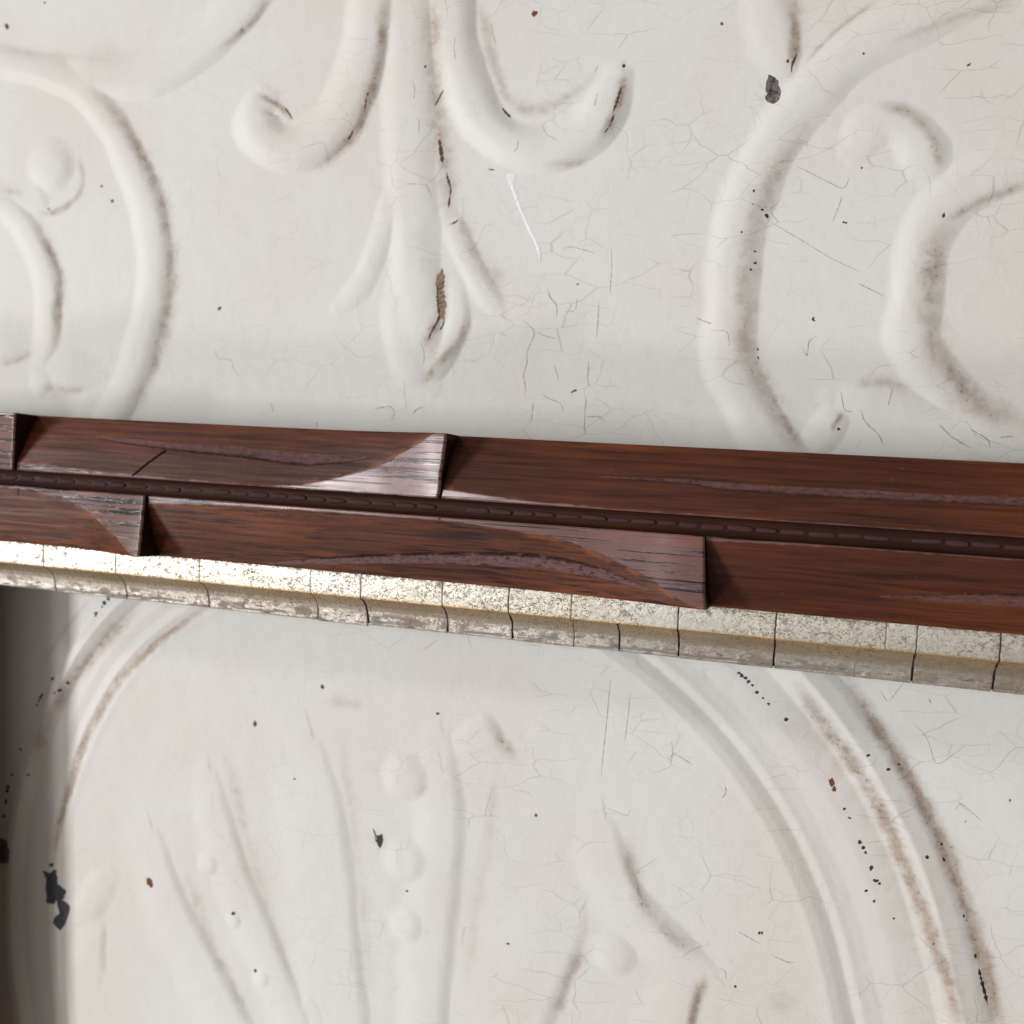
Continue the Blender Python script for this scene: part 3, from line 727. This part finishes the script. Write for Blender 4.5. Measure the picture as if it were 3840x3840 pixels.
ca = np.linspace(0, np.pi, 11)
cm, ch = (Y_GU + Y_GL) / 2, (Y_GU - Y_GL) / 2
chan = [(cm + ch * math.cos(a) * .985, Z_G - .05 - 1.55 * math.sin(a)) for a in ca]
prof = [(Y_TOP - .08, Z_BACK), (Y_TOP - .08, 17.4), (Y_GU - .01, 17.4)] + chan + [(Y_GL + .01, 17.4), (Y_GOLD + .1, 17.4), (Y_GOLD + .1, Z_BACK)]
N_ = len(prof) * 60
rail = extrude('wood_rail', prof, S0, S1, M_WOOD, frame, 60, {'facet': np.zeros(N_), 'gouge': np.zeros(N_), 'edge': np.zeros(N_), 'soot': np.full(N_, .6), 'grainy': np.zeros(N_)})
rail['label'] = 'dark reddish brown carved wooden rail'
extrude('back_batten', [(6, .9), (6, Z_BACK), (-8, Z_BACK), (-8, .9)], S0, S1, M_CORE, frame)

def leaf(sign, sL, sR, curve, gouges=(), cracks=(), seed=0, name='ribbon_fold', grainy=.3):
    """one fold of the carved ribbon. sign +1: the row above the beads, -1: the row below.
    sL, sR: s of its two ends at v=0 and v=1; curve: (s, v) line where the polished face meets the chisel cut"""
    yin = Y_GU if sign > 0 else Y_GL
    yout = Y_TOP if sign > 0 else Y_GOLD
    L = max(abs(sR[0] - sL[0]), abs(sR[1] - sL[1]))
    ns = max(40, int(L / .125)); nv = 96
    u = np.linspace(0, 1, ns)[None, :]; v = np.linspace(0, 1, nv)[:, None]
    a = sL[0] + (sL[1] - sL[0]) * v; b = sR[0] + (sR[1] - sR[0]) * v
    jit = .5 * (fbm(v * 5, v * 0 + 0.5, seed + 9, 4) - .5)
    S = a + (b + jit - a) * u
    V_ = np.broadcast_to(v, S.shape)
    Yc = yin + (yout - yin) * V_
    cs = np.array(curve, float)
    q = np.linspace(cs[0, 0], cs[-1, 0], 400)
    cv = np.interp(q, cs[:, 0], cs[:, 1]); kk = np.hanning(25); kk /= kk.sum()
    cv = np.convolve(np.pad(cv, 12, 'edge'), kk, 'valid')
    vc = np.interp(S, q, cv)
    vc = np.clip(vc, 0, 1.2)
    below = V_ < vc
    lift = 1.1 * smooth(.25, 1.0, np.interp(S, q, cv))           # towards its end the cut also climbs out of the channel
    zf = HL * V_ + lift                                                 # the chisel cut rises from the beads outwards
    e = V_ - vc
    conv = .35 * np.sin(np.pi * np.clip(e / np.maximum(1.02 - vc, .05), 0, 1)) * np.clip((1 - vc), 0, 1)
    zd_ = HL * np.minimum(vc, 1) + lift - TILT * e + conv
    zz = np.where(below, zf, zd_)
    # rounded outer arris
    zz -= .28 * np.clip((V_ - .965) / .035, 0, 1) ** 2
    zz -= .12 * np.clip((.02 - V_) / .02, 0, 1) ** 2
    zz -= .30 * np.clip(1 - (1 - u) * (b - a) / .45, 0, 1) ** 2          # worn end edge
    fac = smooth(-.012, .012, vc - V_ + .015 * (vnoise(S / 1.3, V_ * 3, seed) - .5)) * (vc > .004)
    edge = np.exp(-((V_ - vc - .035) / .035) ** 2) * .6 * smooth(.35, .7, fbm(S / 2.5, V_ * 6, seed + 7, 3)) * smooth(.03, .15, vc) * (V_ > vc)
    edge = np.maximum(edge, .55 * np.exp(-((1 - u) * (b - a) / .22) ** 2) * smooth(.2, .6, vnoise(V_ * 12, S, seed + 3)) * np.minimum(1, V_ * 4))
    edge = np.maximum(edge, .35 * np.exp(-((V_ - .985) / .02) ** 2) * smooth(.3, .7, fbm(S / 7, V_ * 0, seed + 5, 3)))
    gou = np.zeros(S.shape); soot = np.zeros(S.shape)
    for pts, w in gouges:
        G = np.array([to_rail(x, y, 21.0) for x, y in pts])
        cy = np.interp(S, G[:, 0], G[:, 1]); ww = np.interp(S, G[:, 0], np.array(w) * .0435)
        ok = (S > G[0, 0]) & (S < G[-1, 0])
        rag = 1 + .35 * (fbm(S / 1.2, Yc / .5, seed + 40) - .5)
        qd = np.clip(np.abs(Yc - cy) / np.maximum(ww * .5 * rag, .02), 0, 1)
        k = np.where(ok, (1 - qd ** 2), 0)
        # a slanting cut: steep on the side of the beads, a long floor on the other
        x_ = np.clip((Yc - cy) * (1 if sign > 0 else -1) / np.maximum(ww * .5 * rag, .02), -1, 1)
        cut = np.where(x_ < -.62, (x_ + 1) / .38, (1 - x_) / 1.62)
        zz -= np.where(ok, cut, 0) * .62 * np.clip(ww / 1.6, .12, 1.3)
        zz += .06 * (fbm(S / .9, Yc / .16, seed + 50, 3) - .5) * (k > .05) * np.minimum(1, k * 3)
        gou = np.maximum(gou, smooth(0.0, .35, k) * (1.0 if grainy > .95 else .55))
        soot = np.maximum(soot, np.where(ok & (x_ > -.98) & (x_ < -.45), .75 if grainy > .95 else .35, 0) * smooth(.3, .5, fbm(S / 2, Yc, seed + 90, 2)))  # shade painted on the steep wall of the cut
    for pts, w, dep in cracks:
        G = np.array([to_rail(x, y, 20.5) for x, y in pts])
        d = np.full(S.shape, 1e9)
        for (ax, ay), (bx, by) in zip(G[:-1], G[1:]):
            ex, ey = bx - ax, by - ay
            t = np.clip(((S - ax) * ex + (Yc - ay) * ey) / (ex * ex + ey * ey), 0, 1)
            d = np.minimum(d, np.hypot(S - ax - t * ex, Yc - ay - t * ey))
        zz -= dep * np.clip(1 - d / w, 0, 1)
    # grain standing slightly proud, stronger on the cuts
    gn = fbm(S / 9, Yc / .5, seed + 60, 2) - .5
    zz += gn * (.03 - .015 * fac)
    zz += .05 * (fbm((S + Yc * .6) / 9, (Yc - S * .25) / 4, seed + 71, 3) - .5) + .02 * (1 - .7 * fac) * (fbm(S / .8, Yc / .8, seed + 81, 2) - .5)
    Zt = Z_G + zz
    V3 = np.c_[S.ravel(), Yc.ravel(), Zt.ravel()]
    A = {'grainy': np.full(S.size, grainy), 'soot': soot.ravel(), 'facet': fac.ravel(), 'gouge': gou.ravel(), 'edge': np.clip(edge, 0, 1).ravel()}
    F = grid_faces(nv, ns)
    if sign < 0: F = F[:, ::-1]
    # skirts down to the body of the rail
    idx = np.arange(nv * ns).reshape(nv, ns)
    rim = np.r_[idx[0, :], idx[1:, -1], idx[-1, -2::-1], idx[-2:0:-1, 0]]
    low = V3[rim].copy(); low[:, 2] = 17.0
    n0 = len(V3); V3 = np.vstack([V3, V3[rim], low]); m_ = len(rim)
    i = np.arange(m_); j = (i + 1) % m_
    SK = np.c_[n0 + i, n0 + j, n0 + m_ + j, n0 + m_ + i]
    if sign > 0: SK = SK[:, ::-1]
    for k in A: A[k] = np.r_[A[k], np.full(2 * m_, .8 if k == 'soot' else 0.0)]  # shade painted dark on the end and side walls
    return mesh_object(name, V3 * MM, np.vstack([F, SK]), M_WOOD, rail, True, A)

def rs(pts, sign, z=21.5):
    out = []
    for x, y in pts:
        s, yy = to_rail(x, y, z)
        v = (yy - Y_GU) / (Y_TOP - Y_GU) if sign > 0 else (Y_GL - yy) / (Y_GL - Y_GOLD)
        out.append((float(s), float(np.clip(v, 0, 1.05))))
    return out
def rx(x, y, z=21.5): return float(to_rail(x, y, z)[0])

# ends of the folds (s at the beads, s at the outer edge)
A_t = (rx(62, 1745, 20.6), rx(77, 1544, 24.6)); B_t = (rx(1652, 1868, 20.6), rx(1686, 1626, 24.6))
A_b = (rx(552, 1890, 20.6), rx(540, 2075, 24.6)); B_b = (rx(2646, 2010, 20.6), rx(2652, 2262, 24.6))
g = .06
cA = [(S0, .55), (A_t[0] - 12, .8), (A_t[0] - 3, 1.05), (A_t[1] + 2, 1.1)]
leaf(+1, (S0, S0), A_t, cA, seed=1)
cB = [(A_t[0] + g, .14), (A_t[0] + 8, .11), (A_t[0] + 22, .05), (A_t[0] + 40, .02), (rx(1000, 1820), .01)] + rs([(1110, 1817), (1173, 1807), (1289, 1782), (1406, 1754), (1499, 1712), (1569, 1677), (1639, 1637), (1680, 1618)], 1, 23.0) + [(B_t[1] + 2, 1.08)]
leaf(+1, (A_t[0] + g, A_t[1] + g), B_t, cB,
     [([(350, 1638), (470, 1655), (620, 1672), (760, 1683), (900, 1694), (1010, 1712), (1150, 1724), (1290, 1722), (1400, 1715)], [10, 24, 30, 40, 44, 46, 46, 30, 6])],
     [([(622, 1690), (590, 1712), (545, 1746), (498, 1786)], .16, .7)], seed=2)
cC = [(B_t[0] + g, .15), (B_t[0] + 7, .10), (B_t[0] + 16, .05), (B_t[0] + 30, .02), (S1, .01)]
leaf(+1, (B_t[0] + g, B_t[1] + g), (S1, S1), cC,
     [([(2250, 1788), (2440, 1796), (2600, 1808), (2700, 1822), (2900, 1836), (3200, 1852), (3500, 1868), (3900, 1886)], [5, 12, 18, 30, 26, 34, 28, 34])], seed=3)
dA = [(S0, .02), (rx(75, 1838), .03)] + rs([(140, 1854), (224, 1870), (261, 1889), (326, 1924), (396, 1973), (466, 2024), (526, 2074)], -1, 23.0) + [(A_b[1] + 2, 1.08)]
leaf(-1, (S0, S0), A_b, dA, seed=4, grainy=.9)
dB = [(A_b[0] + g, .14), (A_b[0] + 6, .10), (A_b[0] + 18, .06), (A_b[0] + 36, .05), (rx(1700, 1960), .05)] + rs([(1935, 1994), (2019, 2006), (2094, 2022), (2159, 2048), (2252, 2080), (2345, 2122), (2438, 2164), (2516, 2217), (2572, 2250)], -1, 23.0) + [(B_b[1] + 2, 1.1)]
leaf(-1, (A_b[0] + g, A_b[1] + g), B_b, dB,
     [([(985, 2116), (1100, 2108), (1200, 2104), (1400, 2097), (1600, 2093), (1833, 2097), (2010, 2105), (2120, 2119), (2230, 2142), (2330, 2168), (2450, 2207)], [4, 18, 28, 38, 44, 54, 56, 52, 44, 28, 3])], seed=5, grainy=1.0)
dC = [(B_b[0] + g, .06), (B_b[0] + 8, .04), (B_b[0] + 20, .02), (S1, .01)]
leaf(-1, (B_b[0] + g, B_b[1] + g), (S1, S1), dC,
     [([(3300, 2238), (3450, 2242), (3600, 2246), (3900, 2256)], [5, 20, 34, 46])], seed=6)

# the string of beads in the channel
def bead_mesh():
    n, k = 12, 10
    V = []
    for i in range(n + 1):
        t = i / n; a = math.pi * t
        x = -math.cos(a); x = math.copysign(abs(x) ** .72, x)
        r = math.sin(a) ** .55
        for j in range(k): V.append((x, r * math.cos(2 * math.pi * j / k), r * math.sin(2 * math.pi * j / k)))
    F = [(i * k + j, i * k + (j + 1) % k, (i + 1) * k + (j + 1) % k, (i + 1) * k + j) for i in range(n) for j in range(k)]
    me = bpy.data.meshes.new('bead'); me.from_pydata(V, [], F); me.update()
    me.polygons.foreach_set('use_smooth', np.ones(len(F), bool))
    for a_ in ('facet', 'gouge', 'edge', 'soot', 'grainy'):
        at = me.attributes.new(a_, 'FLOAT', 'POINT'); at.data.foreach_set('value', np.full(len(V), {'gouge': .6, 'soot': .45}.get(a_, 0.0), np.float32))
    me.materials.append(M_WOOD)
    return me
BM = bead_mesh()
s = S0 + 1
while s < S1 - 2:
    ln = rng.uniform(3.3, 4.7)
    if abs(s + ln / 2 - B_t[0]) < 1.6: s += .9; continue
    if rng.random() < .10: s += rng.uniform(.8, 3.0); continue
    o = bpy.data.objects.new('carved_bead', BM); COL.objects.link(o); o.parent = rail
    o.location = ((s + ln / 2) * MM, (cm + rng.normal(0, .05)) * MM, (Z_G - 1.58 + rng.normal(0, .06)) * MM)
    o.scale = ((ln / 2 - .16) * MM, rng.uniform(.40, .58) * MM, rng.uniform(.24, .36) * MM)
    o.rotation_euler = (0, 0, rng.normal(0, .03))
    s += ln + rng.uniform(.02, .22)
# dark joints where one fold of the ribbon ends
for X, Y in ((1648, 1955), (70, 1845)):
    a0, b0 = to_rail(X, Y - 12, 20.6); a1, b1 = to_rail(X - 4, Y + 14, 20.6)
    V = [(a0 - .22, b0, Z_G + .16), (a0 + .28, b0, Z_G + .16), (a1 + .22, b1, Z_G + .16), (a1 - .25, b1, Z_G + .16)]
    V += [(x, y, Z_G - .3) for x, y, z in V]
    mesh_object('joint_gap', np.array(V) * MM, [(0, 1, 2, 3), (0, 4, 5, 1), (1, 5, 6, 2), (2, 6, 7, 3), (3, 7, 4, 0)], M_CORE, rail, False)

# gilded inner edge: a dark core carrying the separate pieces the old cracks have left
slip = extrude('gilded_slip', [(Y_GOLD + .2, Z_BACK), (Y_GOLD + .2, Z_GOLD - .35), (Y_RIDGE + .1, Z_RIDGE - .45), (-17.3, 16.0), (-18.4, 14.95), (-19.8, 14.25), (Y_LIP + .25, Z_LIP - .45), (Y_LIP + .12, 12.9), (-18, 12.9), (-18, Z_BACK)], S0, S1, M_CORE, frame, 2)
slip['label'] = 'pale gilded inner edge, cracked across and speckled black'
CR = [-285, 163, 433, 748, 1163, 1352, 1657, 1905, 2140, 2540, 2905, 3317, 3434, 3746, 3950]
CRV = [-285, 163, 433, 748, 1163, 1352, 1657, 1905, 2140, 2313, 2540, 2905, 3434, 3746, 3950]
GAPK = 1.5
GAP = {163: .05, 433: .08, 748: .06, 1163: .03, 1352: .09, 1657: .06, 1905: .10, 2140: .06, 2313: .05, 2540: .11, 2905: .11, 3317: .03, 3434: .08, 3746: .13}
GAPV = {163: .12, 433: .16, 748: .14, 1163: .14, 1352: .22, 1657: .17, 1905: .20, 2140: .06, 2313: .17, 2540: .18, 2905: .18, 3434: .19, 3746: .22}
def fil_s(X): return float(to_rail(X, 2106 + .1015 * X, Z_RIDGE)[0])
def piece(name, sa, sb, ja, jb, ga, gb, prof, kind, seed, dz=0.0, dy=0.0, lows=()):
    prof = np.array(prof, float); nt = len(prof)
    tl = np.r_[0, np.cumsum(np.hypot(*np.diff(prof, axis=0).T))]; tl /= tl[-1]
    ns = max(6, int((sb - sa) / .12))
    u = np.linspace(0, 1, ns)[:, None]
    fa = sa + GAPK * ga / 2 * (.5 + 1.0 * vnoise(tl * 9, .3, ja + 7)) + .22 * (fbm(tl * 4, tl * 0 + .5, ja, 3) - .5)
    fb = sb - GAPK * gb / 2 * (.5 + 1.0 * vnoise(tl * 9, .3, jb + 8)) + .22 * (fbm(tl * 4, tl * 0 + .5, jb, 3) - .5)
    S = fa[None, :] + (fb - fa)[None, :] * u
    T = np.broadcast_to(tl[None, :], S.shape)
    Yp = np.broadcast_to(prof[:, 0][None, :], S.shape) + dy * T
    Zp = np.broadcast_to(prof[:, 1][None, :], S.shape) + dz
    lump = .05 * (fbm(S / 6, T * 3, seed) - .5) + .04 * (fbm(S / .9, T * 8, seed + 3, 2) - .5)
    Zp = Zp + lump
    endd = np.minimum(S - fa[None, :], fb[None, :] - S)
    Zp = Zp - .03 * np.clip(1 - endd / .12, 0, 1)
    wear = np.maximum(.95 * (1 - smooth(.02, .09, endd)), .6 * np.clip(1 - endd / .3, 0, 1) * smooth(.5, .6, vnoise(S * 3, T * 14, seed + 11)))
    rid = np.zeros(S.shape)
    if kind == 'fillet':
        cov = np.zeros(S.shape)
        rid = np.exp(-((1 - T) / .07) ** 2) * .95
        wear = np.maximum(wear, .8 * (T < .10) * (vnoise(S / .6, T * 30, seed + 21) > .62))
    else:
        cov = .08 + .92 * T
        rid = np.exp(-(T / .02) ** 2) * .8
        # the long crack near the lip, where the leaf has lifted
        line = .80 + .05 * (fbm(S / 7, T * 0, 5) - .5) * 2
        on = smooth(.42, .50, fbm(S / 13, T * 0 + .5, 15, 2))
        k = np.exp(-((T - line) / .026) ** 2) * on
        Zp = Zp - .22 * k; wear = np.maximum(wear, .95 * k)
        blot = smooth(.56, .64, fbm(S / 2.2, T * 7, seed + 31)) * smooth(.45, .65, T)
        wear = np.maximum(wear, .75 * blot)
        for sc in lows:
            kk_ = np.exp(-((S - sc - .35 * (T - .7)) / .10) ** 2) * smooth(.55, .68, T + .1 * vnoise(S, T, 4))
            wear = np.maximum(wear, kk_)
    V = np.c_[S.ravel(), Yp.ravel(), Zp.ravel()]
    F = grid_faces(ns, nt)
    idx = np.arange(ns * nt).reshape(ns, nt)
    rim = np.r_[idx[:, 0], idx[-1, 1:], idx[-2::-1, -1], idx[0, -2:0:-1]]
    low = V[rim].copy(); low[:, 2] -= .42
    n0 = len(V); m_ = len(rim); i = np.arange(m_); j = (i + 1) % m_
    V = np.vstack([V, V[rim], low])
    A = {'cove': np.r_[cov.ravel(), np.full(2 * m_, .5)], 'ridge': np.r_[rid.ravel(), np.zeros(2 * m_)], 'wear': np.r_[np.clip(wear, 0, 1).ravel(), np.full(2 * m_, 1.0)]}
    mesh_object(name, V * MM, np.vstack([F[:, ::-1], np.c_[n0 + i, n0 + j, n0 + m_ + j, n0 + m_ + i]]), M_GILT, slip, True, A)

fil = [(Y_GOLD + (Y_RIDGE - Y_GOLD) * t, Z_GOLD + (Z_RIDGE - Z_GOLD) * t + .10 * math.sin(math.pi * t) - .10 * max(0, (t - .94) / .06) ** 2) for t in np.linspace(0, 1, 26)]
def cove_prof():
    P = np.array([(Y_RIDGE - .03, Z_RIDGE - .14), (-16.72, 17.55), (-16.98, 16.9), (-17.45, 16.15), (-18.15, 15.42), (-19.05, 14.86), (-20.1, 14.52), (-21.1, 14.35), (-21.48, 14.25), (Y_LIP, 14.02), (Y_LIP - .01, 13.2)])
    d = np.r_[0, np.cumsum(np.hypot(*np.diff(P, axis=0).T))]; t = np.linspace(0, d[-1], 40)
    return np.c_[np.interp(t, d, P[:, 0]), np.interp(t, d, P[:, 1])]
cov = cove_prof()
for k, (a, b) in enumerate(zip(CR[:-1], CR[1:])):
    piece('gilt_fillet', fil_s(a), fil_s(b), 100 + k, 101 + k, GAP.get(a, 0), GAP.get(b, 0), fil, 'fillet', 300 + k, rng.normal(0, .025))
LOW = [fil_s(x) for x in (556, 945, 3212)]
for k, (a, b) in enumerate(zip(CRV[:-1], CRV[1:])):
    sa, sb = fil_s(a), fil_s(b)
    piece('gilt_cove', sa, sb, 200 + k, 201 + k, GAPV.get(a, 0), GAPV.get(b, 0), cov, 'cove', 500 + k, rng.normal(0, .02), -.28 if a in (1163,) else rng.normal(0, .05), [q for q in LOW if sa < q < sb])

# the side rail of the same frame, beyond the left edge of the picture: its shadow falls on the panel
side = extrude('side_rail', [(-y, z) for y, z in [(Y_TOP, Z_BACK), (Y_TOP, 22.0), (Y_GU, 20.5), (Y_GL, 20.5), (Y_GOLD, 21.0), (Y_GOLD, 18.2), (Y_RIDGE, 18.0), (-18.4, 15.4), (Y_LIP, 14.2), (Y_LIP, 13.0), (-18, 13.0), (-18, Z_BACK)]][::-1], 0, 150, M_WOOD, frame, 2,
               {k: np.zeros(24) for k in ('facet', 'gouge', 'edge', 'soot', 'grainy')})
side['label'] = 'side rail of the frame'
side.rotation_euler = (0, 0, -math.pi / 2 + .085)
side.location = ((S0 - .05 + Y_LIP) * MM, (Y_TOP - .1) * MM, 0)
